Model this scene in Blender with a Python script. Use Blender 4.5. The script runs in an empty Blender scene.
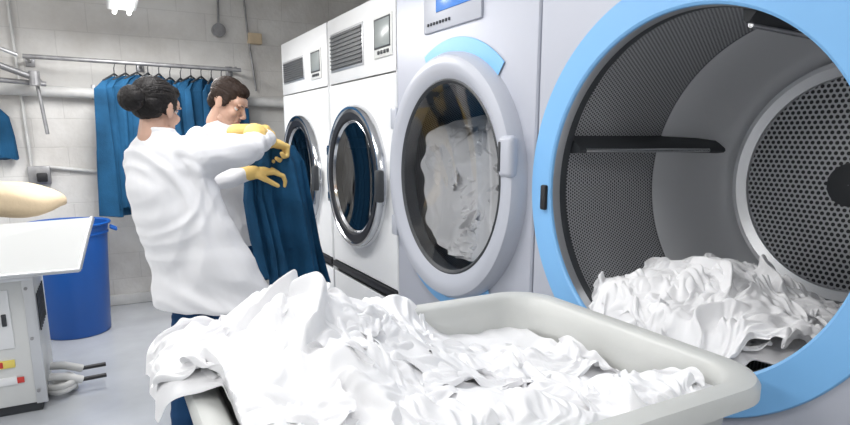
import bpy, bmesh, math, random
import numpy as np
from mathutils import Vector, Matrix
random.seed(7)
pi=math.pi
COL=bpy.context.scene.collection
bpy.context.scene.view_settings.view_transform='Standard'

# ------------------------------------------------------------------ materials
def mat(name,col,rough=.5,metal=0.,bump=0.,bscale=40.,var=0.,vscale=6.,spec=.5,sss=0.,coat=0.,sheen=0.):
    m=bpy.data.materials.new(name);m.use_nodes=True
    nt=m.node_tree;b=nt.nodes['Principled BSDF']
    b.inputs['Base Color'].default_value=(*col,1)
    b.inputs['Roughness'].default_value=rough
    b.inputs['Metallic'].default_value=metal
    b.inputs['Specular IOR Level'].default_value=spec
    b.inputs['Coat Weight'].default_value=coat
    b.inputs['Sheen Weight'].default_value=sheen
    if sss: 
        b.inputs['Subsurface Weight'].default_value=sss
        b.inputs['Subsurface Radius'].default_value=(.02,.01,.006)
        b.inputs['Subsurface Scale'].default_value=.5
    tc=nt.nodes.new('ShaderNodeTexCoord')
    if var:
        n=nt.nodes.new('ShaderNodeTexNoise');n.inputs['Scale'].default_value=vscale;n.inputs['Detail'].default_value=5
        nt.links.new(tc.outputs['Object'],n.inputs['Vector'])
        r=nt.nodes.new('ShaderNodeValToRGB')
        r.color_ramp.elements[0].position=.3;r.color_ramp.elements[1].position=.7
        r.color_ramp.elements[0].color=(*[c*(1-var) for c in col],1)
        r.color_ramp.elements[1].color=(*[min(1,c*(1+var*.5)) for c in col],1)
        nt.links.new(n.outputs[0],r.inputs[0]);nt.links.new(r.outputs[0],b.inputs['Base Color'])
    if bump:
        n=nt.nodes.new('ShaderNodeTexNoise');n.inputs['Scale'].default_value=bscale;n.inputs['Detail'].default_value=4
        nt.links.new(tc.outputs['Object'],n.inputs['Vector'])
        bp=nt.nodes.new('ShaderNodeBump');bp.inputs['Strength'].default_value=bump;bp.inputs['Distance'].default_value=.01
        nt.links.new(n.outputs[0],bp.inputs['Height']);nt.links.new(bp.outputs[0],b.inputs['Normal'])
    return m

def perf(name,base,hole,sp,rad,rough=.35,metal=.8):
    m=mat(name,base,rough,metal);nt=m.node_tree;b=nt.nodes['Principled BSDF'];N=nt.nodes.new;L=nt.links.new
    uv=N('ShaderNodeUVMap')
    def dots(off):
        a=N('ShaderNodeVectorMath');a.operation='MULTIPLY_ADD'
        a.inputs[1].default_value=(1/sp,1/(sp*1.732),0);a.inputs[2].default_value=off
        L(uv.outputs[0],a.inputs[0])
        f=N('ShaderNodeVectorMath');f.operation='FRACTION';L(a.outputs[0],f.inputs[0])
        s=N('ShaderNodeVectorMath');s.operation='SUBTRACT';s.inputs[1].default_value=(.5,.5,0);L(f.outputs[0],s.inputs[0])
        k=N('ShaderNodeVectorMath');k.operation='MULTIPLY';k.inputs[1].default_value=(sp,sp*1.732,0);L(s.outputs[0],k.inputs[0])
        l=N('ShaderNodeVectorMath');l.operation='LENGTH';L(k.outputs[0],l.inputs[0]);return l.outputs['Value']
    mn=N('ShaderNodeMath');mn.operation='MINIMUM';L(dots((100,100,0)),mn.inputs[0]);L(dots((100.5,100.5,0)),mn.inputs[1])
    lt=N('ShaderNodeMath');lt.operation='LESS_THAN';L(mn.outputs[0],lt.inputs[0]);lt.inputs[1].default_value=rad
    mx=N('ShaderNodeMix');mx.data_type='RGBA';L(lt.outputs[0],mx.inputs[0])
    mx.inputs[6].default_value=(*base,1);mx.inputs[7].default_value=(*hole,1);L(mx.outputs[2],b.inputs['Base Color'])
    mm=N('ShaderNodeMath');mm.operation='MULTIPLY_ADD';L(lt.outputs[0],mm.inputs[0]);mm.inputs[1].default_value=-metal;mm.inputs[2].default_value=metal
    L(mm.outputs[0],b.inputs['Metallic'])
    return m

def glassmat(name,tint,refl=.1):
    m=bpy.data.materials.new(name);m.use_nodes=True;nt=m.node_tree;nt.nodes.clear();N=nt.nodes.new;L=nt.links.new
    o=N('ShaderNodeOutputMaterial');t=N('ShaderNodeBsdfTransparent');t.inputs[0].default_value=(*tint,1)
    g=N('ShaderNodeBsdfGlossy');g.inputs['Roughness'].default_value=.02;g.inputs[0].default_value=(1,1,1,1)
    fr=N('ShaderNodeFresnel');fr.inputs[0].default_value=1.45
    a=N('ShaderNodeMath');a.operation='ADD';a.use_clamp=True;a.inputs[1].default_value=refl;L(fr.outputs[0],a.inputs[0])
    mx=N('ShaderNodeMixShader');L(a.outputs[0],mx.inputs[0]);L(t.outputs[0],mx.inputs[1]);L(g.outputs[0],mx.inputs[2]);L(mx.outputs[0],o.inputs[0])
    return m
def emis(name,col,s):
    m=bpy.data.materials.new(name);m.use_nodes=True;b=m.node_tree.nodes['Principled BSDF']
    b.inputs['Emission Color'].default_value=(*col,1);b.inputs['Emission Strength'].default_value=s;return m

def wallmat(name,col):
    m=mat(name,col,.55);nt=m.node_tree;b=nt.nodes['Principled BSDF'];N=nt.nodes.new;L=nt.links.new
    tc=N('ShaderNodeTexCoord');mp=N('ShaderNodeMapping');L(tc.outputs['Object'],mp.inputs[0]);mp.inputs['Rotation'].default_value=(pi/2,0,0)
    br=N('ShaderNodeTexBrick');L(mp.outputs[0],br.inputs[0])
    br.inputs['Scale'].default_value=1;br.inputs['Brick Width'].default_value=.44;br.inputs['Row Height'].default_value=.22;br.inputs['Mortar Size'].default_value=.005;br.inputs['Mortar Smooth'].default_value=.8
    br.inputs['Color1'].default_value=(*col,1);br.inputs['Color2'].default_value=(*[c*.98 for c in col],1);br.inputs['Mortar'].default_value=(*[c*.88 for c in col],1)
    n=N('ShaderNodeTexNoise');n.inputs['Scale'].default_value=1.6;n.inputs['Detail'].default_value=8;n.inputs['Roughness'].default_value=.6;L(tc.outputs['Object'],n.inputs[0])
    r=N('ShaderNodeValToRGB');r.color_ramp.elements[0].position=.3;r.color_ramp.elements[1].position=.6
    r.color_ramp.elements[0].color=(.72,.70,.68,1);r.color_ramp.elements[1].color=(1,1,1,1);L(n.outputs[0],r.inputs[0])
    mx=N('ShaderNodeMix');mx.data_type='RGBA';mx.blend_type='MULTIPLY';mx.inputs[0].default_value=1;L(br.outputs[0],mx.inputs[6]);L(r.outputs[0],mx.inputs[7]);L(mx.outputs[2],b.inputs['Base Color'])
    bp=N('ShaderNodeBump');bp.inputs['Strength'].default_value=.3;bp.inputs['Distance'].default_value=.01
    n2=N('ShaderNodeTexNoise');n2.inputs['Scale'].default_value=30;L(tc.outputs['Object'],n2.inputs[0])
    ad=N('ShaderNodeMath');ad.operation='MULTIPLY_ADD';ad.inputs[1].default_value=-.7;L(br.outputs['Fac'],ad.inputs[0]);L(n2.outputs[0],ad.inputs[2])
    L(ad.outputs[0],bp.inputs['Height']);L(bp.outputs[0],b.inputs['Normal'])
    return m

M={}
M['wall']=wallmat('painted_block',(.76,.75,.73))
M['wallp']=mat('wall_paint',(.8,.8,.79),.6)
M['ceil']=mat('ceiling_paint',(.82,.82,.82),.7)
M['floor']=mat('floor_paint',(.47,.49,.52),.22,var=.12,vscale=2.5,bump=.05,bscale=12)
M['white']=mat('white_enamel',(.82,.83,.84),.3)
M['white2']=mat('white_enamel_dull',(.70,.71,.70),.4)
M['silver']=mat('silver_grey_paint',(.50,.52,.59),.36,.15)
M['silver2']=mat('light_grey_plastic',(.48,.50,.56),.32)
M['blue_ring']=mat('light_blue_paint',(.22,.50,.86),.35)
M['black']=mat('black_rubber',(.015,.015,.018),.45)
M['dark']=mat('dark_grey',(.04,.044,.05),.5)
M['chrome']=mat('chrome',(.72,.73,.75),.15,1.)
M['steel']=mat('brushed_steel',(.66,.67,.69),.33,.8)
M['steel_smooth']=mat('drum_steel',(.76,.77,.79),.40,.4)
M['perf']=perf('perforated_drum',(.50,.51,.53),(.03,.03,.035),.0105,.0032,.42,.35)
M['perf2']=perf('perforated_disc',(.52,.53,.55),(.014,.014,.018),.019,.0064,.4,.35)
M['glass']=glassmat('door_glass',(.98,.985,.99),.01)
M['glassd']=glassmat('door_glass_dark',(.30,.32,.35),.04)
M['linen']=mat('white_linen',(.91,.91,.925),1.,sheen=.2,spec=.05,bump=.05,bscale=260)
M['cart']=mat('cart_plastic',(.66,.67,.65),.42,bump=.05,bscale=120,var=.05)
M['uniform']=mat('white_tunic_cloth',(.84,.84,.86),1.,bump=.06,bscale=250,spec=.1)
M['blue']=mat('blue_workwear',(.014,.080,.175),.85,var=.4,vscale=5,bump=.25,bscale=120,spec=.2)
M['navy']=mat('navy_trousers',(.012,.05,.13),.85,bump=.15,bscale=200,spec=.2)
M['bin']=mat('blue_plastic',(.008,.10,.42),.35)
M['yellow']=mat('yellow_glove',(.86,.60,.20),.55,bump=.1,bscale=120)
M['skin']=mat('skin',(.58,.36,.27),.5,sss=.08)
M['hairb']=mat('hair_black',(.012,.010,.010),.55,bump=.5,bscale=90,spec=.3)
M['hairm']=mat('hair_brown',(.030,.017,.012),.55,bump=.5,bscale=110,spec=.3)
M['lip']=mat('lip',(.40,.17,.14),.45)
M['eyew']=mat('eye_white',(.7,.7,.68),.2)
M['eyed']=mat('eye_dark',(.03,.02,.015),.15)
M['cream']=mat('cream_padding',(.72,.58,.40),.85,var=.15,vscale=6,bump=.2,bscale=60,spec=.2)
M['pipe']=mat('white_pipe',(.66,.66,.65),.4,var=.15,vscale=8)
M['gpipe']=mat('galvanised_pipe',(.34,.34,.35),.4,.5,var=.3,vscale=15)
M['screen']=mat('blue_screen',(.08,.25,.70),.2)
M['screen_l']=mat('grey_display',(.30,.33,.33),.25)
M['vent']=mat('vent_grey',(.10,.105,.11),.5)
M['red']=mat('red_label',(.6,.05,.04),.5)
M['lyel']=mat('yellow_label',(.8,.65,.15),.5)
M['tube']=emis('fluorescent_tube',(1,.98,.94),8)

# ------------------------------------------------------------------ mesh helpers
def empty(name):
    e=bpy.data.objects.new(name,None);e.empty_display_size=.1;COL.objects.link(e);return e
def mk(name,V,F,m,parent=None,smooth=True,uv=None,ang=None):
    me=bpy.data.meshes.new(name);me.from_pydata([tuple(map(float,v)) for v in V],[],[tuple(f) for f in F]);
    if uv is not None:
        l=me.uv_layers.new(name='UVMap')
        for lp in me.loops: l.data[lp.index].uv=uv[lp.vertex_index]
    ms=m if isinstance(m,list) else [m]
    for q in ms: me.materials.append(q)
    me.polygons.foreach_set('use_smooth',[smooth]*len(me.polygons))
    if smooth and ang: me.set_sharp_from_angle(angle=math.radians(ang))
    me.update()
    o=bpy.data.objects.new(name,me);COL.objects.link(o)
    if parent: o.parent=parent
    return o
def frombm(bm,name,m,parent=None,smooth=True,ang=35):
    me=bpy.data.meshes.new(name);bm.to_mesh(me);bm.free();me.materials.append(m)
    me.polygons.foreach_set('use_smooth',[smooth]*len(me.polygons))
    if smooth and ang: me.set_sharp_from_angle(angle=math.radians(ang))
    o=bpy.data.objects.new(name,me);COL.objects.link(o)
    if parent:o.parent=parent
    return o
def box(name,lo,hi,m,parent=None,bev=.004,rot=None,piv=None,segs=2):
    bm=bmesh.new();bmesh.ops.create_cube(bm,size=1)
    lo=Vector(lo);hi=Vector(hi);c=(lo+hi)/2;s=hi-lo
    for v in bm.verts: v.co=Vector((v.co.x*s.x,v.co.y*s.y,v.co.z*s.z))
    if bev: bmesh.ops.bevel(bm,geom=bm.edges[:],offset=min(bev,min(s)*.45),segments=segs,profile=.5,affect='EDGES')
    if rot is not None: bmesh.ops.transform(bm,matrix=rot.to_4x4(),verts=bm.verts)
    bmesh.ops.translate(bm,vec=c,verts=bm.verts)
    return frombm(bm,name,m,parent)
def cyl(name,p0,p1,r0,r1,m,parent=None,n=24,bev=0):
    p0=Vector(p0);p1=Vector(p1);d=(p1-p0);L=d.length
    bm=bmesh.new();bmesh.ops.create_cone(bm,cap_ends=True,segments=n,radius1=r0,radius2=r1,depth=L)
    q=d.to_track_quat('Z','Y').to_matrix().to_4x4()
    bmesh.ops.transform(bm,matrix=Matrix.Translation((p0+p1)/2)@q,verts=bm.verts)
    return frombm(bm,name,m,parent)
def pipe(name,pts,r,m,parent=None,n=12):
    cu=bpy.data.curves.new(name,'CURVE');cu.dimensions='3D';cu.bevel_depth=r;cu.bevel_resolution=3;cu.use_fill_caps=True
    s=cu.splines.new('POLY');s.points.add(len(pts)-1)
    for i,p in enumerate(pts): s.points[i].co=(*p,1)
    cu.materials.append(m);o=bpy.data.objects.new(name,cu);COL.objects.link(o)
    dg=bpy.context.evaluated_depsgraph_get();me=bpy.data.meshes.new_from_object(o.evaluated_get(dg))
    bpy.data.objects.remove(o);me.polygons.foreach_set('use_smooth',[True]*len(me.polygons))
    me.set_sharp_from_angle(angle=math.radians(50))
    o=bpy.data.objects.new(name,me);COL.objects.link(o)
    if parent:o.parent=parent
    return o

# ------------------------------------------------------------------ noise
def pn(x,y,seed):
    rs=np.random.RandomState(seed);G=rs.rand(256)*2*pi;P=rs.permutation(256)
    gx,gy=np.cos(G),np.sin(G)
    xi=np.floor(x).astype(int);yi=np.floor(y).astype(int);fx=x-xi;fy=y-yi
    sx=fx*fx*fx*(fx*(fx*6-15)+10);sy=fy*fy*fy*(fy*(fy*6-15)+10)
    def g(i,j):
        k=P[(P[(xi+i)&255]+yi+j)&255];return gx[k]*(fx-i)+gy[k]*(fy-j)
    a=g(0,0);b=g(1,0);c=g(0,1);d=g(1,1)
    return 1.5*((a+(b-a)*sx)+((c+(d-c)*sx)-(a+(b-a)*sx))*sy)
def ridge(n,s=.004): return 1-2.2*np.sqrt(n*n+s)
def G(x,y,cx,cyy,sx,sy): return np.exp(-((x-cx)/sx)**2-((y-cyy)/sy)**2)

# ------------------------------------------------------------------ crumpled sheets (cloth simulation, run before anything else exists)
def crumple(seed,n1=70,n2=66,L1=.95,L2=.90,c1=.60,c2=.74,frames=25):
    H=lambda x,y:.07*np.exp(-(x*x+y*y)/.03)
    xs=np.linspace(-.8,.8,50);X,Y=np.meshgrid(xs,xs,indexing='ij');Z=H(X,Y);idx=np.arange(2500).reshape(50,50)
    F=np.stack([idx[:-1,:-1],idx[1:,:-1],idx[1:,1:],idx[:-1,1:]],-1).reshape(-1,4)
    me=bpy.data.meshes.new('sim_floor');me.from_pydata(np.stack([X,Y,Z],-1).reshape(-1,3).tolist(),[],F.tolist())
    col=bpy.data.objects.new('sim_floor',me);COL.objects.link(col);col.modifiers.new('c','COLLISION');col.collision.thickness_outer=.005;col.collision.cloth_friction=30
    u=np.linspace(-.5,.5,n1);v=np.linspace(-.5,.5,n2);U,W=np.meshgrid(u,v,indexing='ij')
    rest=np.stack([U*L1,W*L2,0*U],-1).reshape(-1,3)
    a=U*L1*c1;b=W*L2*c2
    wx=pn(a*4,b*4,seed);wy=pn(a*4+9,b*4,seed+1)
    x=a+.065*wx;y=b+.065*wy
    z=.07+H(x,y)+.060*pn(a*4.5+1.4*wx,b*2.6+1.4*wy,seed+2)+.009*pn(a*9,b*5+wx,seed+3)
    ini=np.stack([x,y,z],-1).reshape(-1,3)
    idx=np.arange(n1*n2).reshape(n1,n2)
    F=np.stack([idx[:-1,:-1],idx[1:,:-1],idx[1:,1:],idx[:-1,1:]],-1).reshape(-1,4)
    me=bpy.data.meshes.new('sheet');me.from_pydata(ini.tolist(),[],F.tolist());me.update()
    o=bpy.data.objects.new('sheet',me);COL.objects.link(o)
    o.shape_key_add(name='Basis');k=o.shape_key_add(name='rest')
    k.data.foreach_set('co',rest.astype(np.float32).ravel());k.value=0
    m=o.modifiers.new('cl','CLOTH');s=m.settings;s.rest_shape_key=k
    s.quality=4;s.mass=.3;s.tension_stiffness=10;s.compression_stiffness=10;s.shear_stiffness=5;s.bending_stiffness=.7;s.air_damping=2
    c=m.collision_settings;c.collision_quality=2;c.use_self_collision=True;c.self_distance_min=.007;c.distance_min=.005;c.self_friction=5
    sc=bpy.context.scene
    for f in range(1,frames+1): sc.frame_set(f)
    dg=bpy.context.evaluated_depsgraph_get();m2=bpy.data.meshes.new_from_object(o.evaluated_get(dg))
    co=np.empty(len(m2.vertices)*3,np.float32);m2.vertices.foreach_get('co',co)
    bpy.data.objects.remove(o);bpy.data.objects.remove(col);sc.frame_set(1)
    g=co.reshape(n1,n2,3).astype(float)
    for _ in range(5):
        p=np.pad(g,((1,1),(1,1),(0,0)),mode='edge');g=.5*g+.125*(p[:-2,1:-1]+p[2:,1:-1]+p[1:-1,:-2]+p[1:-1,2:])
    co=g.reshape(-1,3);co[:,2]-=.85*H(co[:,0],co[:,1]);co[:,2]-=np.percentile(co[:,2],3)
    co[:,2]=np.where(co[:,2]>.09,.09+.03*np.tanh((co[:,2]-.09)/.03),co[:,2])
    return co,F
S=[crumple(5),crumple(17,c1=.67,c2=.69),crumple(29,c1=.59,c2=.80)]
def gather(name,parts,m):
    V=[];F=[];off=0
    for v,f in parts: V.append(v);F.append(f+off);off+=len(v)
    V=np.concatenate(V);F=np.concatenate(F)
    me=bpy.data.meshes.new(name);me.vertices.add(len(V));me.vertices.foreach_set('co',V.astype(np.float32).ravel())
    me.loops.add(F.size);me.loops.foreach_set('vertex_index',F.ravel().astype(np.int32))
    me.polygons.add(len(F));me.polygons.foreach_set('loop_start',np.arange(0,F.size,4,dtype=np.int32))
    me.polygons.foreach_set('use_smooth',np.ones(len(F),bool));me.materials.append(m);me.update(calc_edges=True);me.validate()
    o=bpy.data.objects.new(name,me);COL.objects.link(o)
    sd=o.modifiers.new('s','SUBSURF');sd.levels=1;sd.render_levels=1
    return o
def put(i,cx,cy,rot,s,zo,zs,fn):
    v,f=S[i];c,sn=math.cos(rot),math.sin(rot)
    x=cx+(v[:,0]*c-v[:,1]*sn)*s;y=cy+(v[:,0]*sn+v[:,1]*c)*s
    return fn(x,y,zo+v[:,2]*zs+.028*pn(x*7,y*7,i+50)),f
def under(x0,x1,y0,y1,n1,n2,fn,h=-.012,seed=3):
    X,Y=np.meshgrid(np.linspace(x0,x1,n1),np.linspace(y0,y1,n2),indexing='ij')
    X=X.ravel();Y=Y.ravel();idx=np.arange(n1*n2).reshape(n1,n2)
    F=np.stack([idx[:-1,:-1],idx[1:,:-1],idx[1:,1:],idx[:-1,1:]],-1).reshape(-1,4)
    return fn(X,Y,h+.012*ridge(pn(X*7,Y*7,seed))),F
def soft(x,lo,hi,k=.05):
    x=np.where(x>hi-k,hi-k*np.exp(-(x-hi+k)/k),x);return np.where(x<lo+k,lo+k*np.exp((x-lo-k)/k),x)
def smax(a,b,k=.03): return .5*(a+b+np.sqrt((a-b)**2+k*k))
CX0,CX1,CY0,CY1,RZ=.10,1.12,.60,1.39,.95
def base_cart(x,y):
    return .845+.17*G(x,y,.36,1.18,.24,.24)+.10*G(x,y,.22,.85,.35,.35)+.04*G(x,y,.65,.70,.35,.2)+.03*G(x,y,.60,1.25,.14,.14)+.04*G(x,y,1.0,.70,.2,.15)
def cartmap(x,y,h):
    x=soft(x,-.055,CX1-.055,.08);y=soft(y,CY0+.045,1.50,.08)
    yn=np.clip((y-1.0)/.12,0,1);lim=CX0+.06
    x=np.where(x<lim,lim-(lim-x)*yn-(1-yn)*np.minimum(lim-x,.01),x)
    xn=np.clip((.80-x)/.12,0,1);ly=CY1-.06
    y=np.where(y>ly,ly+(y-ly)*xn+(1-xn)*np.minimum(y-ly,.01),y)
    e=np.maximum(0,.11-x);th=np.minimum(e/.05,1.40);xx=np.where(e>0,.11-.05*np.sin(th)-.10*np.maximum(0,e-.07),x)
    dz=np.where(e>0,-.05*(1-np.cos(th))-np.maximum(0,e-.07),0)
    f=np.maximum(0,y-1.39);th2=np.minimum(f/.05,1.40);yy=np.where(f>0,1.39+.05*np.sin(th2)+.10*np.maximum(0,f-.07),y);dz=dz+np.where(f>0,-.05*(1-np.cos(th2))-np.maximum(0,f-.07),0)
    xb=np.maximum(x,.11);yb=np.minimum(y,1.39)
    b=base_cart(xb,yb)
    k=np.maximum(np.clip((.26-xb)/.13,0,1)*yn,np.clip((yb-1.25)/.12,0,1)*xn);k=k*k*(3-2*k)
    b=b*(1-k)+smax(b,RZ+.01)*k
    hs=h*(1-.35*np.clip(e/.1,0,1))
    return np.stack([xx-np.sin(th)*hs,yy+np.sin(th2)*h,b+dz+np.cos(th)*np.cos(th2)*hs],-1)
rs=random.Random(4);parts=[under(-.02,1.07,.64,1.42,110,90,cartmap,.005)]
for i,(cx,cy) in enumerate([(.88,1.02),(.90,.78),(.66,.76),(.66,1.0),(.42,.78),(.24,.78),(.45,1.0),(.22,.98),(.50,1.16),(.34,1.18),(.18,1.20),(.36,.88)]):
    parts.append(put(i%3,cx,cy,rs.uniform(0,6.28),rs.uniform(.74,.96),rs.uniform(-.01,.02),1.1,cartmap))
gather('white_laundry_pile',parts,M['linen'])
A=1.25;DY,DZ=1.005,1.25
def drummap(x,y,h):
    b=.875+.13*G(x,y,1.60,1.08,.26,.24)+.05*G(x,y,1.33,1.22,.2,.18)-.05*np.clip((x-1.75)/.3,0,1)
    x=soft(x,1.215,2.03,.05)
    R=np.where(x<A+.07,.44,np.where(x<A+.5,.475,.475-(x-A-.5)*.25))
    yl=np.sqrt(np.maximum(R**2-(DZ-b)**2,.04))
    y=soft(y,DY-yl+.01,DY+yl-.01,.06);z=b+np.maximum(h,0)
    dy=y-DY;zf=DZ-np.sqrt(np.maximum(R**2-dy**2,0))
    z=z-np.clip((1.29-x),0,.1)*.9
    z=np.maximum(z,zf+.006)
    zl=DZ-np.sqrt(np.maximum(.447**2-dy**2,0))
    z=np.where(x<A+.07,np.maximum(z,zl+.004),z)
    return np.stack([x,y,z],-1)
parts=[under(1.24,2.02,.6,1.42,90,80,drummap,.0)]
for i,(cx,cy) in enumerate([(1.42,.84),(1.40,1.06),(1.40,1.24),(1.66,.84),(1.62,1.06),(1.66,1.24),(1.80,.98),(1.52,.95),(1.50,1.16),(1.36,.98)]):
    parts.append(put((i+1)%3,cx,cy,rs.uniform(0,6.28),rs.uniform(.70,.88),rs.uniform(-.005,.03),1.15,drummap))
gather('white_laundry_load',parts,M['linen'])
GY,GZ=2.07,1.235
def glassmap(y,z,h):
    top=1.35+.03*np.sin(y*11)-.10*np.clip((1.93-y)/.25,0,1)
    y=GY+soft(y-GY,-.36,.36,.06);z=np.where(z<GZ,GZ+soft(z-GZ,-.36,.9,.06),z)
    h=h+.02*pn(y*9,z*9,91)
    e=np.maximum(0,z-top);th=np.minimum(e/.08,1.3)
    zz=np.where(e>0,top+.08*np.sin(th)+.25*np.maximum(0,e-.104),z)
    dy=y-GY;dz=zz-GZ;r=np.hypot(dy,dz)+1e-6;q=np.where(r>.33,(.362-.032*np.exp(-(r-.33)/.032))/r,1)
    r2=np.minimum(r*q,.37);gx=A-.03+.07*(1-(r2/.372)**2)
    back=.08*(1-np.cos(th))+np.maximum(0,e-.104)*.95
    X=gx+.105+back-h*1.15*np.cos(th)
    X=smax(X,gx+.001,.010)
    return np.stack([X,GY+dy*q,GZ+dz*q+h*.6*np.sin(th)],-1)
parts=[under(1.70,2.44,.86,1.7,90,90,glassmap,.02)]
for i in range(12):
    cx=1.84+.23*(i%3)+rs.uniform(-.05,.05);cy=.96+.14*(i//3)+rs.uniform(-.04,.04)
    parts.append(put(i%3,cx,cy,rs.uniform(0,6.28),rs.uniform(.5,.64),rs.uniform(-.01,.02),.9,glassmap))
gather('white_laundry_load',parts,M['linen'])

def revolve(name,prof,cy,cz,m,parent=None,n=128,a0=0,a1=2*pi,ang=30):
    V=[];F=[];UV=[];k=len(prof);S=[0]
    for i in range(1,k): S.append(S[-1]+math.hypot(prof[i][0]-prof[i-1][0],prof[i][1]-prof[i-1][1]))
    for j in range(n+1):
        a=a0+(a1-a0)*j/n
        for i,(x,r) in enumerate(prof):
            V.append((x,cy+r*math.cos(a),cz+r*math.sin(a)));UV.append((a*.49,S[i]))
    for j in range(n):
        for i in range(k-1):
            F.append((j*k+i,j*k+i+1,(j+1)*k+i+1,(j+1)*k+i))
    return mk(name,V,F,m,parent,True,UV,ang)
def disc_uv(name,x,r0,r1,cy,cz,m,parent,n=96):
    V=[];F=[];UV=[]
    for j in range(n):
        a=2*pi*j/n
        for r in (r0,r1):
            V.append((x,cy+r*math.cos(a),cz+r*math.sin(a)));UV.append((r*math.cos(a),r*math.sin(a)))
    for j in range(n):
        b=(j+1)%n;F.append((2*j,2*j+1,2*b+1,2*b))
    return mk(name,V,F,m,parent,False,UV)
def holed_panel(name,x,y0,y1,z0,z1,cy,cz,R,m,parent,back=.02):
    angs=sorted(set([2*pi*i/128 for i in range(128)]+[math.atan2(z-cz,y-cy)%(2*pi) for y in(y0,y1) for z in(z0,z1)]))
    V=[];F=[]
    for a in angs:
        c,s=math.cos(a),math.sin(a);ts=[]
        if c>1e-9: ts.append((y1-cy)/c)
        if c<-1e-9: ts.append((y0-cy)/c)
        if s>1e-9: ts.append((z1-cz)/s)
        if s<-1e-9: ts.append((z0-cz)/s)
        t=min(ts)
        V+= [(x+back,cy+R*c,cz+R*s),(x,cy+R*c,cz+R*s),(x,cy+(t-.006)*c,cz+(t-.006)*s),(x+.006,cy+t*c,cz+t*s)]
    n=len(angs)
    for i in range(n):
        j=(i+1)%n
        for k in range(3): F.append((i*4+k,i*4+k+1,j*4+k+1,j*4+k))
    return mk(name,V,F,m,parent,True,None,25)

# ------------------------------------------------------------------ room
def slab(name,lo,hi,m): return box(name,lo,hi,m,None,bev=0)
slab('floor',(-2.4,-2.5,-.1),(2.7,5.6,0),M['floor'])
slab('ceiling',(-2.4,-2.5,2.8),(2.7,5.6,2.9),M['ceil'])
slab('wall_back',(-2.4,5.5,0),(2.7,5.6,2.8),M['wall'])
slab('wall_right',(2.6,-2.5,0),(2.7,5.5,2.8),M['wallp'])
slab('wall_left',(-2.5,-2.5,0),(-2.4,5.6,2.8),M['wallp'])
box('baseboard_back',(-2.4,5.47,0),(1.3,5.5,.09),M['pipe'],bev=.008)

# ------------------------------------------------------------------ machines
def shell(par,y0,y1,z1,m,z0=0.0,x1=2.25):
    t=.01
    box('side_panel_near',(A+.006,y0,z0),(x1,y0+t,z1),m,par,.002)
    box('side_panel_far',(A+.006,y1-t,z0),(x1,y1,z1),m,par,.002)
    box('top_panel',(A+.006,y0+t,z1-t),(x1,y1-t,z1),m,par,.002)
    box('back_panel',(x1,y0,z0),(x1+.01,y1,z1),m,par,.002)

def small_dryer(y0,y1,cy,cz,vent,disp):
    p=empty('tumble_dryer');R=.35
    shell(p,y0,y1,2.07,M['white'])
    holed_panel('front_panel',A,y0,y1,.64,1.70,cy,cz,R,M['white'],p)
    box('header_panel',(A,y0,1.706),(A+.02,y1,2.07),M['white'],p,.004)
    box('black_gap',(A+.02,y0+.01,.57),(A+.04,y1-.01,.64),M['black'],p,.001)
    box('black_sill',(A-.012,y0+.002,.60),(A+.02,y1-.002,.636),M['black'],p,.004)
    box('lint_panel',(A,y0,.08),(A+.02,y1,.57),M['white'],p,.005)
    box('plinth',(A+.05,y0+.02,0),(A+.07,y1-.02,.08),M['dark'],p,.002)
    revolve('door_ring_outer',[(A,.395),(A-.03,.392),(A-.045,.382),(A-.045,.370),(A-.035,.362)],cy,cz,M['chrome'],p)
    revolve('door_gasket',[(A-.036,.364),(A-.044,.352),(A-.040,.318),(A-.02,.305),(A+.02,.300)],cy,cz,M['black'],p)
    revolve('door_inner_rim',[(A-.03,.314),(A-.034,.306),(A-.02,.296)],cy,cz,M['chrome'],p)
    prof=[(A-.02+.05*(1-(r/.30)**2),r) for r in [.30,.25,.2,.15,.1,.05,.001]]
    revolve('door_glass',prof,cy,cz,M['glassd'],p)
    revolve('drum',[(A+.02,.35),(A+.05,.40),(A+.75,.40),(A+.75,.001)],cy,cz,M['perf'],p)
    for k in range(3):
        a=k*2*pi/3+.5
        cyl('drum_rib_%d'%k,(A+.08,cy+.38*math.cos(a),cz+.38*math.sin(a)),(A+.72,cy+.38*math.cos(a),cz+.38*math.sin(a)),.03,.03,M['steel'],p)
    box('door_handle',(A-.07,cy-.425,cz-.10),(A-.03,cy-.375,cz+.06),M['dark'],p,.012)
    for s in(-.14,.14): box('door_hinge_%d'%(s>0),(A-.03,cy+.37,cz+s-.03),(A,cy+.43,cz+s+.03),M['chrome'],p,.006)
    a,b,c,d=vent
    box('vent_frame',(A-.006,a,c),(A+.002,b,d),M['steel'],p,.003)
    box('vent_recess',(A-.008,a+.012,c+.012),(A-.004,b-.012,d-.012),M['vent'],p,.001)
    n=9
    for i in range(n):
        z=c+.012+(d-c-.024)*(i+.5)/n
        box('vent_slat_%d'%i,(A-.014,a+.012,z-.004),(A-.006,b-.012,z+.003),M['vent'],p,.001)
    a,b,c,d=disp
    box('display_frame',(A-.008,a,c),(A+.002,b,d),M['white2'],p,.004)
    box('display_screen',(A-.011,a+.02,c+.05),(A-.006,b-.02,d-.02),M['screen_l'],p,.002)
    box('display_edge',(A-.010,a+.012,c+.042),(A-.007,b-.012,d-.012),M['dark'],p,.001)
    for i in range(4): box('display_button_%d'%i,(A-.014,a+.03+i*.035,c+.015),(A-.006,a+.05+i*.035,c+.032),M['dark'],p,.003)
    return p
small_dryer(3.535,4.53,4.08,1.16,(3.98,4.47,1.78,1.935),(3.63,3.83,1.76,1.94))
small_dryer(2.585,3.50,3.08,1.18,(2.96,3.45,1.77,1.985),(2.61,2.82,1.78,1.975))

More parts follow.
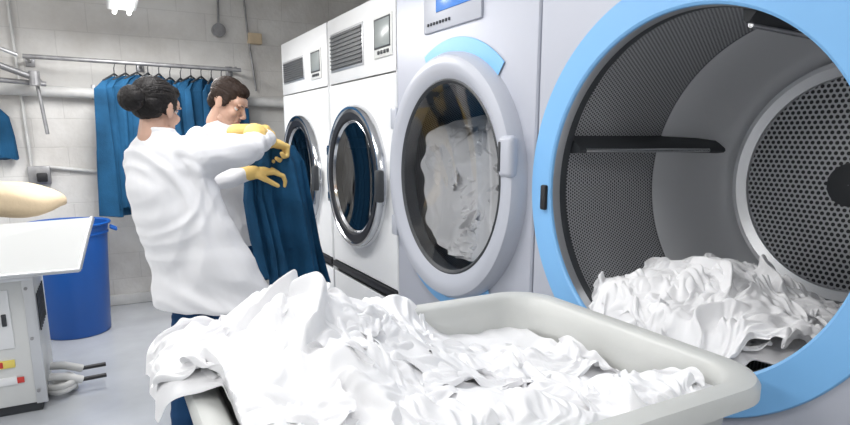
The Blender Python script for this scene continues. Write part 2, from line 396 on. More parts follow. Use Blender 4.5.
def big_body(name,y0,y1,cy,cz,R):
    p=empty(name)
    shell(p,y0,y1,2.35,M['silver'])
    holed_panel('front_panel',A,y0,y1,.16,2.35,cy,cz,R,M['silver'],p)
    box('plinth',(A+.03,y0+.01,0),(A+.05,y1-.01,.16),M['dark'],p,.002)
    return p
m3=big_body('washer_extractor',1.545,2.57,2.07,1.235,.40)
cy,cz=2.07,1.235
revolve('door_frame',[(A,.492),(A-.03,.49),(A-.055,.475),(A-.062,.45),(A-.058,.42),(A-.035,.388),(A-.03,.38)],cy,cz,M['silver2'],m3)
revolve('door_seal',[(A-.036,.390),(A-.040,.383),(A-.030,.372),(A+.0,.372),(A+.03,.376)],cy,cz,M['dark'],m3)
revolve('door_glass',[(A-.03+.07*(1-(r/.372)**2),r) for r in [.372,.33,.28,.2,.12,.05,.001]],cy,cz,M['glass'],m3)
revolve('drum',[(A+.02,.40),(A+.05,.45),(A+.8,.45)],cy,cz,M['perf'],m3)
disc_uv('drum_back',A+.8,.001,.45,cy,cz,M['perf2'],m3)
revolve('blue_arc_top',[(A-.003,.545),(A-.006,.543),(A-.006,.49)],cy,cz,M['blue_ring'],m3,n=48,a0=math.radians(66),a1=math.radians(130))
revolve('blue_arc_bottom',[(A-.003,.545),(A-.006,.543),(A-.006,.49)],cy,cz,M['blue_ring'],m3,n=48,a0=math.radians(235),a1=math.radians(320))
box('door_handle',(A-.070,cy-.485,cz+.03),(A-.03,cy-.41,cz+.17),M['silver2'],m3,.022,segs=4)
box('door_handle_grip',(A-.074,cy-.43,cz+.05),(A-.066,cy-.418,cz+.15),M['dark'],m3,.004)
box('control_panel',(A-.012,1.86,1.82),(A+.002,2.29,2.16),M['silver2'],m3,.01)
box('control_screen',(A-.016,1.90,1.89),(A-.010,2.18,2.10),M['screen'],m3,.003)
box('control_label',(A-.020,1.92,1.92),(A-.015,2.03,2.04),M['white'],m3,.002)
for i in range(8): box('control_button_%d'%i,(A-.018,2.07+i*.024,1.845),(A-.010,2.082+i*.024,1.857),M['dark'],m3,.003)
cyl('control_knob',(A-.05,1.985,1.985),(A-.01,1.985,1.985),.026,.032,M['silver2'],m3)
for i,z in enumerate((cz-.25,cz+.25)): box('door_hinge_%d'%i,(A-.04,cy+.44,z-.05),(A,cy+.50,z+.05),M['silver2'],m3,.01)
m4=big_body('open_tumble_dryer',.47,1.535,1.005,1.25,.455)
cy,cz=1.005,1.25
revolve('blue_ring',[(A-.001,.545),(A-.006,.542),(A-.008,.458),(A-.004,.452),(A+.004,.451)],cy,cz,M['blue_ring'],m4)
revolve('opening_collar',[(A+.004,.451),(A+.03,.450),(A+.05,.455)],cy,cz,M['steel'],m4)
revolve('drum_lip',[(A+.03,.451),(A+.045,.449),(A+.06,.452),(A+.065,.49)],cy,cz,M['dark'],m4)
revolve('drum_perforated_shell',[(A+.06,.49),(A+.25,.49),(A+.50,.49)],cy,cz,M['perf'],m4)
revolve('drum_smooth_band',[(A+.50,.488),(A+.51,.484),(A+.66,.465),(A+.80,.425),(A+.85,.40)],cy,cz,M['steel_smooth'],m4)
revolve('drum_back_flange',[(A+.85,.40),(A+.82,.392),(A+.815,.375),(A+.83,.345),(A+.84,.342)],cy,cz,M['steel'],m4)
disc_uv('drum_back_perforated',A+.84,.060,.345,cy,cz,M['perf2'],m4)
revolve('drum_hub',[(A+.84,.070),(A+.83,.068),(A+.826,.045),(A+.822,.02),(A+.822,.001)],cy,cz,M['dark'],m4)
for k in range(4):
    a=math.radians(15+90*k)
    c,s=math.cos(a),math.sin(a);V=[];F=[]
    secs=[(.495,-.030),(.45,-.018),(.425,-.008),(.42,0),(.425,.008),(.45,.018),(.495,.030)]
    for x,kk in ((A+.07,1),(A+.45,1),(A+.74,.9)):
        for r,t in secs:
            rr=r-(0 if x<A+.5 else .03);V.append((x,cy+rr*c-t*s,cz+rr*s+t*c))
    n=len(secs)
    for j in range(2):
        for i in range(n-1): F.append((j*n+i,j*n+i+1,(j+1)*n+i+1,(j+1)*n+i))
    F.append(tuple(range(n)));F.append(tuple(range(2*n,3*n)))
    mk('drum_lifter_%d'%k,V,F,M['dark'],m4,True,None,40)
    cyl('lifter_trim_%d'%k,(A+.09,cy+.418*c,cz+.418*s),(A+.66,cy+.40*c,cz+.40*s),.007,.007,M['chrome'],m4)
box('door_catch',(A-.02,1.465,1.17),(A-.004,1.49,1.25),M['black'],m4,.006)

# ------------------------------------------------------------------ cart
cart=empty('laundry_cart')
def rrect(x0,x1,y0,y1,r,n=10):
    P=[]
    for cx,cyy,a in((x1-r,y1-r,0),(x0+r,y1-r,pi/2),(x0+r,y0+r,pi),(x1-r,y0+r,3*pi/2)):
        for i in range(n+1):
            t=a+pi/2*i/n;P.append((cx+r*math.cos(t),cyy+r*math.sin(t)))
    return P
loops=[]
def L(o,z,r): loops.append([(x,y,z) for x,y in rrect(CX0+o,CX1-o,CY0+o,CY1-o,r)])
L(.10,.28,.08);L(.085,.30,.09);L(.045,.90,.10);L(.040,.905,.10);L(.010,.905,.115);L(0,.912,.12);L(0,.935,.12);L(.006,.947,.12);L(.018,.95,.115);L(.045,.948,.10);L(.055,.938,.095);L(.06,.90,.095);L(.10,.32,.08);L(.13,.30,.07)
V=[p for l in loops for p in l];n=len(loops[0]);F=[]
for k in range(len(loops)-1):
    for i in range(n): F.append((k*n+i,k*n+(i+1)%n,(k+1)*n+(i+1)%n,(k+1)*n+i))
F.append(tuple(range((len(loops)-1)*n,len(loops)*n)));F.append(tuple(reversed(range(n))))
mk('tub',V,F,M['cart'],cart,True,None,40)
box('chassis',(.24,.74,.20),(.98,1.25,.28),M['gpipe'],cart,.01)
for i,(x,y) in enumerate(((.28,.78),(.94,.78),(.28,1.21),(.94,1.21))):
    cyl('caster_wheel_%d'%i,(x-.02,y,.06),(x+.02,y,.06),.06,.06,M['black'],cart)
    box('caster_fork_%d'%i,(x-.03,y-.02,.06),(x+.03,y+.02,.20),M['steel'],cart,.005)

# ------------------------------------------------------------------ wall stuff
rk=empty('garment_rail')
pipe('rail',[(-.42,5.2,1.965),(1.09,5.2,1.945)],.016,M['gpipe'],rk)
for i,x in enumerate((-.40,.35,1.05)):
    pipe('bracket_%d'%i,[(x,5.2,1.96),(x,5.5,1.96)],.012,M['gpipe'],rk)
    box('bracket_plate_%d'%i,(x-.03,5.485,1.92),(x+.03,5.5,2.0),M['gpipe'],rk,.003)
pp=empty('wall_pipe')
pipe('pipe_run',[(-1.4,5.42,1.765),(1.55,5.42,1.70)],.042,M['pipe'],pp)
for i,x in enumerate((-.9,.0,.9)): box('pipe_clamp_%d'%i,(x-.015,5.40,1.69),(x+.015,5.5,1.80),M['gpipe'],pp,.004)
c=empty('electrical_conduit')
pipe('riser',[(-.50,5.47,2.8),(-.47,5.47,1.15)],.012,M['pipe'],c)
pipe('riser_2',[(1.0,5.47,2.8),(.98,5.47,2.32)],.010,M['gpipe'],c)
cyl('junction_box',(.98,5.44,2.29),(.98,5.5,2.29),.055,.055,M['gpipe'],c)
pipe('riser_3',[(1.19,5.47,2.8),(1.22,5.47,2.3),(1.27,5.47,1.8)],.009,M['gpipe'],c)
box('switch_box',(1.22,5.45,2.2),(1.34,5.5,2.29),M['cream'],c,.008)
pipe('cross_run',[(-.35,5.47,1.17),(-.05,5.47,1.13),(.3,5.47,1.13)],.014,M['pipe'],c)
ob=empty('wall_socket')
box('back_box',(-.50,5.44,1.04),(-.35,5.5,1.18),M['gpipe'],ob,.008);box('plug',(-.44,5.39,1.06),(-.37,5.44,1.13),M['black'],ob,.01)
cp=empty('steam_pipe')
pipe('diagonal_run',[(-1.0,4.9,2.05),(-.38,5.15,1.82),(-.36,5.47,1.82)],.022,M['gpipe'],cp)
pipe('lower_run',[(-1.2,5.1,1.83),(-.30,5.25,1.78)],.018,M['gpipe'],cp)
pipe('upper_run',[(-1.2,5.0,2.25),(-.45,5.2,1.97)],.014,M['steel'],cp)
pipe('drop',[(-.36,5.3,1.80),(-.33,5.3,1.42)],.013,M['gpipe'],cp)
cyl('valve',(-.36,5.15,1.86),(-.36,5.15,1.76),.035,.035,M['gpipe'],cp)

def fixture(x,y0,y1,z,power):
    f=empty('fluorescent_or_fill_light')  # the far fixture is in view, the others are added fill out of frame
    box('housing',(x-.09,y0,z+.03),(x+.09,y1,z+.10),M['white'],f,.01)
    for i,dx in enumerate((-.045,.045)): cyl('tube_%d'%i,(x+dx,y0+.02,z+.012),(x+dx,y1-.02,z+.012),.014,.014,M['tube'],f,12)
    for i,y in enumerate((y0+.1,y1-.1)): pipe('hanger_%d'%i,[(x,y,z+.10),(x,y,2.8)],.005,M['gpipe'],f)
    ld=bpy.data.lights.new('lamp','AREA');ld.shape='RECTANGLE';ld.size=.3;ld.size_y=y1-y0;ld.energy=power;ld.color=(1,.99,.98)
    lo=bpy.data.objects.new('lamp',ld);COL.objects.link(lo);lo.location=(x,(y0+y1)/2,z-.02);lo.parent=f
fixture(.22,3.6,4.8,2.23,33)
fixture(.25,1.5,2.8,2.6,25)  # from here down: unseen fixtures, added overhead for even light
fixture(.25,-1.3,0.0,2.6,15)
fixture(-1.5,.4,1.8,2.6,18)
fixture(-1.4,2.9,4.2,2.5,25)

# ------------------------------------------------------------------ garments
def drape(name,levels,m,parent,k=7,amp=.25,seed=0,n=72,jit=.0):
    rs=random.Random(seed);ph=[rs.uniform(0,6.28) for _ in range(4)]
    N=40;V=[];F=[];m_=len(levels)
    for j in range(N):
        t=j/(N-1)*(m_-1);i=min(int(t),m_-2);f=t-i;f=f*f*(3-2*f)
        a,b=levels[i],levels[i+1]
        c=Vector(a[0]).lerp(Vector(b[0]),f);w=a[1]+(b[1]-a[1])*f;th_=a[2]+(b[2]-a[2])*f;yw=a[3]+(b[3]-a[3])*f
        s=j/(N-1);e=amp*(.25+.9*s)
        for q in range(n):
            T=2*pi*q/n
            fo=math.sin(k*T+ph[0]+1.2*math.sin(2*s+ph[1]))*.6+math.sin((k*2+1)*T+ph[2]+s*2)*.3+math.sin(3*T+ph[3]-s*3)*.4
            x=w*math.cos(T)*(1+.10*e*fo);y=th_*math.sin(T)+th_*e*fo
            V.append((c.x+x*math.cos(yw)-y*math.sin(yw),c.y+x*math.sin(yw)+y*math.cos(yw),c.z+.01*math.sin(3*T+ph[0])*(s>.9)))
    for j in range(N-1):
        for q in range(n): F.append((j*n+q,j*n+(q+1)%n,(j+1)*n+(q+1)%n,(j+1)*n+q))
    F.append(tuple(range(n)));F.append(tuple(reversed(range((N-1)*n,N*n))))
    return mk(name,V,F,m,parent,True,None,60)
gs=empty('hanging_work_uniforms')
for i in range(12):
    x=.15+i*.078;yw=math.radians(random.uniform(42,72));zb=random.uniform(.78,.95)
    zr=1.95-.03*random.random()
    drape('uniform_%d'%i,[((x,5.2,zr-.08),.02,.012,yw),((x,5.2,zr-.12),.13,.022,yw),((x,5.2,zr-.18),.20,.034,yw),((x,5.2,1.3),.20,.042,yw),((x+.01,5.2,zb),.22,.05,yw)],M['blue'],gs,k=5,amp=1.1,seed=i)
    pipe('hanger_%d'%i,[(x,5.2,zr-.09),(x,5.2,zr-.02),(x+.01,5.2,zr+.015),(x-.01,5.2,zr+.02)],.004,M['dark'],gs)
    pipe('hanger_bar_%d'%i,[(x-.13*math.cos(yw),5.2-.13*math.sin(yw),zr-.12),(x,5.2,zr-.06),(x+.13*math.cos(yw),5.2+.13*math.sin(yw),zr-.12)],.007,M['dark'],gs)
drape('overall',[((-.66,5.43,1.62),.03,.02,0),((-.66,5.43,1.55),.09,.03,0),((-.65,5.43,1.40),.10,.035,.1),((-.63,5.42,1.24),.09,.04,.1)],M['blue'],gs,k=5,amp=.4,seed=31)
cyl('hook',(-.66,5.42,1.64),(-.66,5.5,1.64),.01,.01,M['gpipe'],gs)

# ------------------------------------------------------------------ bin
b=empty('blue_plastic_bin')
bx,by=-.255,4.86
V=[];F=[];n=64
prof2=[(.0,.001),(.0,.205),(.012,.215),(.72,.252),(.725,.262),(.735,.262),(.74,.256),(.785,.262),(.79,.278),(.80,.282),(.808,.276),(.80,.258),(.05,.205),(.03,.001)]
for z,r in prof2:
    for i in range(n): V.append((bx+r*math.cos(2*pi*i/n),by+r*math.sin(2*pi*i/n),z))
for k in range(len(prof2)-1):
    for i in range(n): F.append((k*n+i,k*n+(i+1)%n,(k+1)*n+(i+1)%n,(k+1)*n+i))
mk('tub',V,F,M['bin'],b,True,None,40)
for i,s in enumerate((-1,1)): pipe('handle_%d'%i,[(bx+s*.27,by-.05,.76),(bx+s*.31,by-.05,.74),(bx+s*.31,by+.05,.74),(bx+s*.27,by+.05,.76)],.01,M['bin'],b)

# ------------------------------------------------------------------ ironing press
pr=empty('ironing_press')
box('cabinet',(-1.3,3.46,.05),(-.36,4.05,.74),M['white2'],pr,.012)
box('cabinet_base',(-1.28,3.48,0),(-.38,4.03,.05),M['dark'],pr,.004)
box('label_plate',(-.60,3.452,.26),(-.47,3.462,.30),M['lyel'],pr,.002)
box('label_plate_2',(-.60,3.452,.17),(-.47,3.462,.21),M['white'],pr,.002)
box('label_red',(-.56,3.450,.265),(-.52,3.456,.295),M['red'],pr,.001)
box('label_red_2',(-.47,3.450,.175),(-.44,3.456,.205),M['red'],pr,.001)
box('access_door',(-1.2,3.452,.36),(-.46,3.462,.66),M['white'],pr,.004)
box('access_door_latch',(-.50,3.440,.48),(-.48,3.455,.54),M['dark'],pr,.003)
for i,(x,z) in enumerate(((-.385,.12),(-.385,.40),(-.385,.66))): cyl('bolt_%d'%i,(x,3.44,z),(x,3.46,z),.008,.008,M['gpipe'],pr,12)
box('frame_post',(-.400,3.450,.05),(-.350,3.470,.74),M['steel'],pr,.003)
box('frame_rail',(-1.3,3.446,.70),(-.350,3.462,.735),M['steel'],pr,.003)
for i in range(6): box('vent_slot_%d'%i,(-.358,3.58+i*.06,.40),(-.352,3.60+i*.06,.60),M['dark'],pr,.001)
mk('tray_front',[(-1.3,3.30,.77),(-.14,3.30,.765),(-.07,3.42,1.0),(-1.3,3.42,.97),(-1.3,3.33,.76),(-.13,3.33,.755),(-.055,3.45,.995),(-1.3,3.45,.965)],
   [(0,1,2,3),(7,6,5,4),(0,4,5,1),(1,5,6,2),(2,6,7,3),(3,7,4,0)],M['white2'],pr,False)
pipe('tray_edge_tube',[(-1.3,3.295,.765),(-.14,3.295,.76),(-.065,3.43,1.0)],.010,M['steel'],pr)
box('tray_floor',(-1.3,3.33,.74),(-.14,3.98,.77),M['white'],pr,.006)
mk('tray_side',[(-.14,3.33,.75),(-.14,3.95,.75),(-.06,3.95,.93),(-.06,3.45,.99),(-.16,3.33,.75),(-.16,3.95,.75),(-.08,3.95,.93),(-.08,3.45,.99)],
   [(0,1,2,3),(7,6,5,4),(0,4,5,1),(1,5,6,2),(2,6,7,3),(3,7,4,0)],M['white'],pr,False)
bm=bmesh.new();bmesh.ops.create_uvsphere(bm,u_segments=48,v_segments=24,radius=1)
for v in bm.verts:
    x,y,z=v.co;q=(abs(x)**3+abs(y)**3+abs(z)**3)**(1/3);x,y,z=x/q,y/q,z/q
    v.co=(x*.50,y*.26,z*(.115-.05*x)+.012*math.sin(9*x+3*y)+.05*(-x))
bmesh.ops.translate(bm,vec=(-.68,3.72,1.11),verts=bm.verts)
frombm(bm,'ironing_pad',M['cream'],pr)
box('pad_support',(-1.2,3.64,.76),(-.55,3.82,1.02),M['white2'],pr,.01)
ho=empty('steam_hose')
for i,(y,z) in enumerate(((3.72,.10),(3.62,.07))):
    pipe('hose_%d'%i,[(-.35,y,z+.05),(-.28,y,z+.04),(-.20,y+.02,z)],.022,M['pipe'],ho)
    pipe('handle_%d'%i,[(-.22,y+.02,z),(-.08,y+.03,z)],.012,M['black'],ho)
pipe('coil',[(-.30+.06*math.cos(t),3.66+.08*math.sin(t),.025+.012*t/3) for t in [i*.35 for i in range(40)]],.018,M['pipe'],ho)

# ------------------------------------------------------------------ people
def ellip(bm,c,r,R=None,n=20):
    g=bmesh.ops.create_uvsphere(bm,u_segments=n,v_segments=max(8,n//2),radius=1)
    Rm=(R or Matrix.Identity(3)).to_4x4()
    bmesh.ops.transform(bm,matrix=Matrix.Translation(Vector(c))@Rm@Matrix.Diagonal((*r,1)),verts=g['verts'])
def caps(bm,p0,p1,r0,r1,n=16):
    p0=Vector(p0);p1=Vector(p1);d=p1-p0;Ln=max(d.length,1e-5);q=d.to_track_quat('Z','Y').to_matrix()
    rings=[]
    for a in (-80,-55,-28,0): rings.append((r0*math.sin(math.radians(a)),r0*math.cos(math.radians(a))))
    for a in (0,28,55,80): rings.append((Ln+r1*math.sin(math.radians(a)),r1*math.cos(math.radians(a))))
    vs=[]
    for z,r in rings: vs.append([bm.verts.new(p0+q@Vector((r*math.cos(2*pi*i/n),r*math.sin(2*pi*i/n),z))) for i in range(n)])
    for k in range(len(vs)-1):
        for i in range(n): bm.faces.new((vs[k][i],vs[k][(i+1)%n],vs[k+1][(i+1)%n],vs[k+1][i]))
    bm.faces.new(list(reversed(vs[0])));bm.faces.new(vs[-1])
def loft(bm,secs,rx,fy,n=32,p=2.3):
    vs=[]
    for c,a,b_ in secs:
        c=Vector(c);ring=[]
        for i in range(n):
            t=2*pi*i/n;ct,st=math.cos(t),math.sin(t)
            x=a*math.copysign(abs(ct)**(2/p),ct);y=b_*math.copysign(abs(st)**(2/p),st)
            ring.append(bm.verts.new(c+rx*x+fy*y))
        vs.append(ring)
    for k in range(len(vs)-1):
        for i in range(n): bm.faces.new((vs[k][i],vs[k][(i+1)%n],vs[k+1][(i+1)%n],vs[k+1][i]))
    bm.faces.new(list(reversed(vs[0])));bm.faces.new(vs[-1])
def remesh(bm,name,m,parent,voxel=.006,smooth=4,fn=None):
    bmesh.ops.recalc_face_normals(bm,faces=bm.faces)
    me=bpy.data.meshes.new(name);bm.to_mesh(me);bm.free()
    o=bpy.data.objects.new(name,me);COL.objects.link(o)
    r=o.modifiers.new('r','REMESH');r.mode='VOXEL';r.voxel_size=voxel
    s=o.modifiers.new('s','SMOOTH');s.factor=.5;s.iterations=smooth
    dg=bpy.context.evaluated_depsgraph_get();m2=bpy.data.meshes.new_from_object(o.evaluated_get(dg))
    bpy.data.objects.remove(o)
    if fn:
        co=np.empty(len(m2.vertices)*3,np.float32);m2.vertices.foreach_get('co',co);co=co.reshape(-1,3)
        no=np.empty(len(m2.vertices)*3,np.float32);m2.vertex_normals.foreach_get('vector',no);no=no.reshape(-1,3)
        m2.vertices.foreach_set('co',fn(co.astype(float),no.astype(float)).astype(np.float32).ravel())
    m2.materials.clear();m2.materials.append(m);m2.polygons.foreach_set('use_smooth',[True]*len(m2.polygons));m2.update()
    o=bpy.data.objects.new(name,m2);COL.objects.link(o)
    if parent:o.parent=parent
    return o
def frame(fwd,up=(0,0,1)):
    f=Vector(fwd).normalized();u=Vector(up);r=f.cross(u).normalized();u=r.cross(f).normalized()
    return Matrix((r,f,u)).transposed()

def head(par,c,fwd,up,hair,style,s=1.):
    R=frame(fwd,up);C=Vector(c);T=lambda p:C+R@(Vector(p)*s)
    bm=bmesh.new()
    E=lambda p,r:ellip(bm,T(p),[q*s for q in r],R)
    E((0,-.012,.035),(.073,.093,.082));E((0,.028,-.03),(.060,.062,.078));E((0,.045,-.075),(.040,.042,.035));E((0,.072,-.098),(.020,.018,.016))
    E((0,.062,.035),(.058,.030,.035))
    for q in(-1,1):
        E((q*.038,.062,-.025),(.024,.024,.022));E((q*.077,-.008,-.008),(.008,.019,.031));E((q*.081,-.012,.012),(.006,.014,.014))
        E((q*.032,.084,.024),(.022,.009,.007));E((q*.012,.104,-.034),(.008,.010,.007))
        caps(bm,T((q*.048,.02,-.08)),T((q*.02,.07,-.098)),.018*s,.014*s)
    caps(bm,T((0,.088,.015)),T((0,.113,-.026)),.008*s,.011*s)
    E((0,.110,-.030),(.011,.010,.009));E((0,.090,-.056),(.023,.010,.006));E((0,.089,-.066),(.020,.010,.007));E((0,.086,-.048),(.022,.010,.012))
    caps(bm,T((0,-.015,-.05)),T((0,-.022,-.125)),.048*s,.048*s)
    def fn(co,no):
        L_=(co-np.array(C))@np.array(R)/s
        d=np.zeros(len(co))
        for q in(-1,1): d+=.010*np.exp(-(((L_[:,0]-q*.031)/.016)**2+((L_[:,1]-.085)/.03)**2+((L_[:,2]-.004)/.011)**2))
        d+=.004*np.exp(-((L_[:,0]/.02)**2+((L_[:,1]-.098)/.02)**2+((L_[:,2]+.0612)/.0022)**2))
        return co-np.outer(d,np.array(R)[:,1])*s
    remesh(bm,'head',M['skin'],par,.0032,3,fn)
    bm=bmesh.new()
    for q in(-1,1): ellip(bm,T((q*.031,.068,.003)),[.0120*s]*3,R,16)
    frombm(bm,'eyes',M['eyew'],par)
    bm=bmesh.new()
    for q in(-1,1): ellip(bm,T((q*.031,.0788,.001)),(.0055*s,.002*s,.0055*s),R,12)
    frombm(bm,'irises',M['eyed'],par)
    bm=bmesh.new()
    for q in(-1,1): ellip(bm,T((q*.031,.0715,.0085)),(.0155*s,.0095*s,.0055*s),R,14)
    frombm(bm,'eyelids',M['skin'],par)
    bm=bmesh.new()
    for q in(-1,1):
        caps(bm,T((q*.016,.0925,.022)),T((q*.034,.0905,.028)),.0024*s,.0028*s,8);caps(bm,T((q*.034,.0905,.028)),T((q*.050,.077,.023)),.0028*s,.0018*s,8)
    frombm(bm,'eyebrows',hair,par)
    bm=bmesh.new();ellip(bm,T((0,.0935,-.0565)),(.020*s,.0070*s,.0035*s),R);ellip(bm,T((0,.0925,-.0655)),(.017*s,.0075*s,.0045*s),R)
    frombm(bm,'lips',M['lip'],par)
    bm=bmesh.new()
    E2=lambda p,r:ellip(bm,T(p),[q*s for q in r],R)
    if style=='short':
        E2((0,-.022,.048),(.080,.094,.082));E2((0,.03,.085),(.062,.050,.038))
        for q in(-1,1): E2((q*.066,.012,.022),(.014,.022,.040))
        E2((0,-.07,-.01),(.058,.035,.055))
        amp=.004
    else:
        E2((0,-.018,.045),(.082,.098,.082));E2((0,-.05,.01),(.072,.062,.066));E2((0,.045,.08),(.060,.042,.034))
        for q in(-1,1): E2((q*.062,-.005,.02),(.022,.045,.045))
        E2((0,-.135,.010),(.052,.042,.050))
        amp=.003
    def fh(co,no):
        L_=(co-np.array(C))@np.array(R)/s
        a=np.arctan2(L_[:,0],L_[:,2]-.02)
        return co+no*(amp*ridge(pn(a*9+3,L_[:,1]*12,4)))[:,None]
    remesh(bm,'hair',hair,par,.0035,3,fh)

def hand(par,w,d,n,thumb_side,m,curl=(.5,.7,.5),s=1.,name='hand',cuff=.0):
    y=Vector(d).normalized();z=Vector(n);z=(z-y*z.dot(y)).normalized();x=y.cross(z)*thumb_side
    W=Vector(w);T=lambda a,b,c:W+(x*a+y*b+z*c)*s
    R=Matrix((x,y,z)).transposed()
    bm=bmesh.new()
    caps(bm,T(0,-.05,0),T(0,.01,0),.034*s,.028*s);
    ellip(bm,T(.0,.045,0),(.041*s,.050*s,.018*s),R)
    for i in range(4):
        xx=.029-.0195*i;caps(bm,T(xx*.7,.02,0),T(xx,.085-.004*abs(i-1),.001),.013*s,.0115*s,12)
    ln=[(.043,.026,.021),(.047,.030,.023),(.044,.028,.022),(.034,.021,.019)]
    for i in range(4):
        xx=.029-.0195*i;p=Vector((xx,.085-.004*abs(i-1),.001));a=.08*i
        for j,(l,c_) in enumerate(zip(ln[i],curl)):
            a+=c_*(1+.08*i);q=p+Vector((.03*(1-i)*l*1.5,math.cos(a)*l,-math.sin(a)*l))
            caps(bm,T(*p),T(*q),(.0104-.0008*j)*s,(.0098-.0010*j)*s,12);p=q
    p=Vector((.026,.02,-.006))
    for l,dx,dy,dz,r in((.035,.75,.62,-.3,.014),(.030,.45,.8,-.5,.0115),(.024,.1,.85,-.6,.010)):
        v=Vector((dx,dy,dz)).normalized();q=p+v*l;caps(bm,T(*p),T(*q),r*s,r*.88*s,12);p=q
    if cuff:
        caps(bm,T(0,-.03,0),T(0,-cuff,0),.036*s,.044*s)
    return remesh(bm,name,m,par,.0032,2)

def folds(amp,seed,fx=5,fz=2.2):
    def fn(co,no):
        a=co[:,0]*1.0+co[:,1]*.6;b_=co[:,2]
        w=pn(a*3,b_*3,seed+1)
        n1=ridge(pn(a*fx+w*1.3+b_*2.5,b_*fz,seed),.004);n2=ridge(pn(a*fx*2.+w*1.5+b_*5,b_*fz*1.6-a*2,seed+2),.006)
        n3=ridge(pn(a*4-b_*7+w,b_*2+a*3,seed+5),.003)
        return co+no*(amp*n1+amp*.5*n2+amp*.5*n3-amp*.9)[:,None]
    return fn

# ---- woman, back to camera
wo=empty('laundry_worker_woman')
yw=math.radians(30);fw=Vector((math.sin(yw),math.cos(yw),0));rt=Vector((math.cos(yw),-math.sin(yw),0))
bm=bmesh.new()
sec=[((.210,2.60,1.430),.054,.054),((.212,2.60,1.408),.070,.062),((.216,2.60,1.382),.106,.080),((.222,2.60,1.345),.145,.098),((.230,2.60,1.28),.168,.118),((.248,2.60,1.20),.175,.128),((.275,2.60,1.08),.182,.132),((.315,2.60,.96),.200,.142),((.350,2.60,.85),.226,.157),((.375,2.60,.75),.246,.167),((.390,2.60,.69),.257,.172)]
loft(bm,sec,rt,fw)
shR=Vector((.345,2.525,1.325));elR=Vector((.540,2.62,1.345));wrR=Vector((.69,2.79,1.385))
shL=Vector((.138,2.665,1.275));elL=Vector((.35,2.86,1.20));wrL=Vector((.62,2.84,1.235))
caps(bm,shR-Vector((.06,-.02,-.01)),shR,.070,.074);caps(bm,shR,elR,.076,.066);caps(bm,elR,wrR-Vector((.02,.02,0)),.066,.056)
caps(bm,shR-Vector((.04,0,.05)),(shR+elR)/2-Vector((0,0,.03)),.075,.050)
caps(bm,shL,elL,.070,.062);caps(bm,elL,wrL,.060,.050);caps(bm,shL+Vector((.06,-.03,.03)),shL,.064,.070)
remesh(bm,'tunic',M['uniform'],wo,.0065,4,folds(.011,3,5.5,2.0))
bm=bmesh.new()
caps(bm,(.215,2.61,1.30),(.212,2.612,1.42),.048,.044)
loft(bm,[((.215,2.61,1.34),.08,.05),((.225,2.6,1.30),.11,.07),((.25,2.6,1.15),.13,.09),((.33,2.6,.92),.15,.10),((.36,2.6,.82),.14,.09)],rt,fw)
caps(bm,shR,elR,.042,.036);caps(bm,elR,wrR,.036,.028);caps(bm,shL,elL,.042,.036);caps(bm,elL,wrL,.034,.026)
remesh(bm,'body',M['skin'],wo,.007,3)
bm=bmesh.new();g=[]
for i in range(24):
    t=2*pi*i/24;t2=2*pi*(i+1)/24
    P=lambda t:Vector((.210,2.602,1.412-.006*math.sin(t)))+rt*(.060*math.cos(t))+fw*(.056*math.sin(t))
    caps(bm,P(t),P(t2),.009,.009,10);caps(bm,P(t)+Vector((0,0,.014)),P(t2)+Vector((0,0,.014)),.008,.008,10)
remesh(bm,'collar',M['uniform'],wo,.005,2)
bm=bmesh.new()
ftL=Vector((.225,2.66,.09));ftR=Vector((.44,2.50,.09))
hpL=Vector((.33,2.66,.82));hpR=Vector((.44,2.56,.82));knL=Vector((.27,2.68,.48));knR=Vector((.46,2.55,.48))
for h_,k_,f_ in((hpL,knL,ftL),(hpR,knR,ftR)):
    caps(bm,h_,k_,.105,.080);caps(bm,k_,f_+Vector((0,0,.0)),.078,.062)
remesh(bm,'trousers',M['navy'],wo,.008,4,folds(.008,8))
for i,f_ in enumerate((ftL,ftR)):
    bm=bmesh.new();caps(bm,f_-Vector((0,0,.03)),f_-Vector((0,0,.04))-fw*.03,.042,.040);caps(bm,f_-fw*.04-Vector((0,0,.052)),f_+fw*.14-Vector((0,0,.055)),.038,.033);remesh(bm,'shoe_%d'%i,M['black'],wo,.006,3)
head(wo,(.212,2.615,1.508),(.72,.68,-.20),(.0,-.02,1),M['hairb'],'bun',.96)
hand(wo,wrR,(.75,.55,-.25),(-.1,-.25,1),-1,M['yellow'],(.9,1.1,.7),1.25,'glove_right',cuff=.07)
hand(wo,wrL,(.95,.0,.1),(-.1,-.3,1),1,M['yellow'],(.5,.8,.5),1.15,'glove_left')
# ---- man
ma=empty('laundry_worker_man')
fm=Vector((.55,-.83,0)).normalized();rm=Vector((fm.y,-fm.x,0))
mx,my=.590,3.31
bm=bmesh.new()
loft(bm,[((mx,my,1.485),.056,.056),((mx,my,1.465),.090,.070),((mx,my,1.435),.155,.09),((mx,my,1.38),.205,.115),((mx,my,1.24),.20,.13),((mx,my,1.05),.185,.125),((mx,my,.90),.19,.13),((mx,my,.82),.20,.135)],rm,fm)
sA=Vector((mx,my,1.385))-rm*.18;sB=Vector((mx,my,1.385))+rm*.18
if sA.x<sB.x: sA,sB=sB,sA
eA=Vector((.86,3.16,1.12));wA=Vector((.88,3.04,1.22))
eB=Vector((.44,3.05,1.20));wB=Vector((.64,2.99,1.43))
caps(bm,sA,eA,.068,.057);caps(bm,sB,eB,.068,.057);caps(bm,eA,eA.lerp(wA,.5),.057,.055);caps(bm,eB,eB.lerp(wB,.75),.057,.050)
remesh(bm,'shirt',M['uniform'],ma,.007,5,folds(.008,21))
bm=bmesh.new()
loft(bm,[((mx,my,1.42),.09,.05),((mx,my,1.32),.15,.08),((mx,my,.95),.14,.08)],rm,fm)
caps(bm,(mx,my,1.38),Vector((mx,my,1.50))+fm*.02,.052,.048)
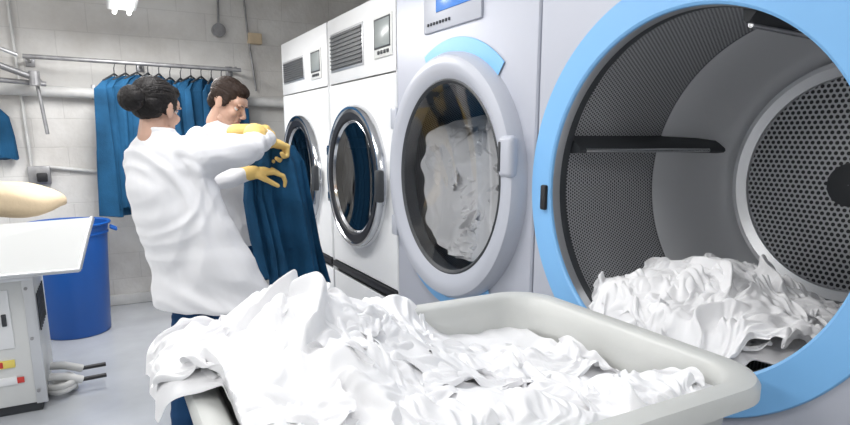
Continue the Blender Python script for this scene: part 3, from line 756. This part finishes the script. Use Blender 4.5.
caps(bm,eA,wA,.040,.030);caps(bm,eB,wB,.040,.030);caps(bm,sA,eA,.043,.040);caps(bm,sB,eB,.043,.040)
remesh(bm,'body',M['skin'],ma,.007,3)
bm=bmesh.new()
for q in(-1,1):
    hp=Vector((mx,my,.84))+rm*.09*q;kn=Vector((mx,my,.48))+rm*.11*q+fm*.02;ft=Vector((mx,my,.09))+rm*.12*q
    caps(bm,hp,kn,.11,.08);caps(bm,kn,ft,.078,.062)
remesh(bm,'trousers',M['navy'],ma,.008,4,folds(.008,28))
for q in(-1,1):
    ft=Vector((mx,my,.06))+rm*.12*q;bm=bmesh.new();caps(bm,ft-fm*.05-Vector((0,0,.016)),ft+fm*.15-Vector((0,0,.022)),.042,.036);remesh(bm,'shoe_%d'%(q>0),M['black'],ma,.006,3)
head(ma,Vector((mx-.01,my,1.574))+fm*.055,(.70,-.56,-.50),(.24,-.17,1),M['hairm'],'short',.98)
hand(ma,wA,(-.1,-.5,.5),(.5,.3,.6),1,M['yellow'],(.6,.8,.6),1.15,'glove_left')
hand(ma,wB,(.85,-.15,.1),(-.1,-.2,1),-1,M['yellow'],(.9,1.1,.7),1.15,'glove_right')
gb=empty('blue_work_coat')
drape('coat_body',[((.76,2.88,1.36),.08,.03,.1),((.77,2.88,1.28),.12,.05,.15),((.78,2.88,1.10),.14,.06,.2),((.82,2.90,.85),.14,.065,.2),((.85,2.92,.66),.15,.07,.2)],M['blue'],gb,k=6,amp=1.0,seed=3)
drape('coat_sleeve',[((.66,2.90,1.30),.05,.04,.1),((.66,2.90,1.10),.065,.045,.2),((.69,2.92,.88),.07,.045,.3),((.73,2.94,.70),.08,.05,.3)],M['blue'],gb,k=4,amp=1.0,seed=9)

# ------------------------------------------------------------------ world + camera
w=bpy.data.worlds.new('World');bpy.context.scene.world=w;w.use_nodes=True
w.node_tree.nodes['Background'].inputs[0].default_value=(.95,.975,1,1);w.node_tree.nodes['Background'].inputs[1].default_value=.55  # added even fill, entering where no wall stands behind the camera
cam=bpy.data.cameras.new('camera');co=bpy.data.objects.new('camera',cam);COL.objects.link(co)
co.location=(0,0,1.4);cam.sensor_width=36;cam.lens=590*36/850;cam.shift_y=37.5/850;cam.clip_start=.02
co.rotation_euler=(math.radians(90-10.84),0,math.radians(-28.55))
bpy.context.scene.camera=co
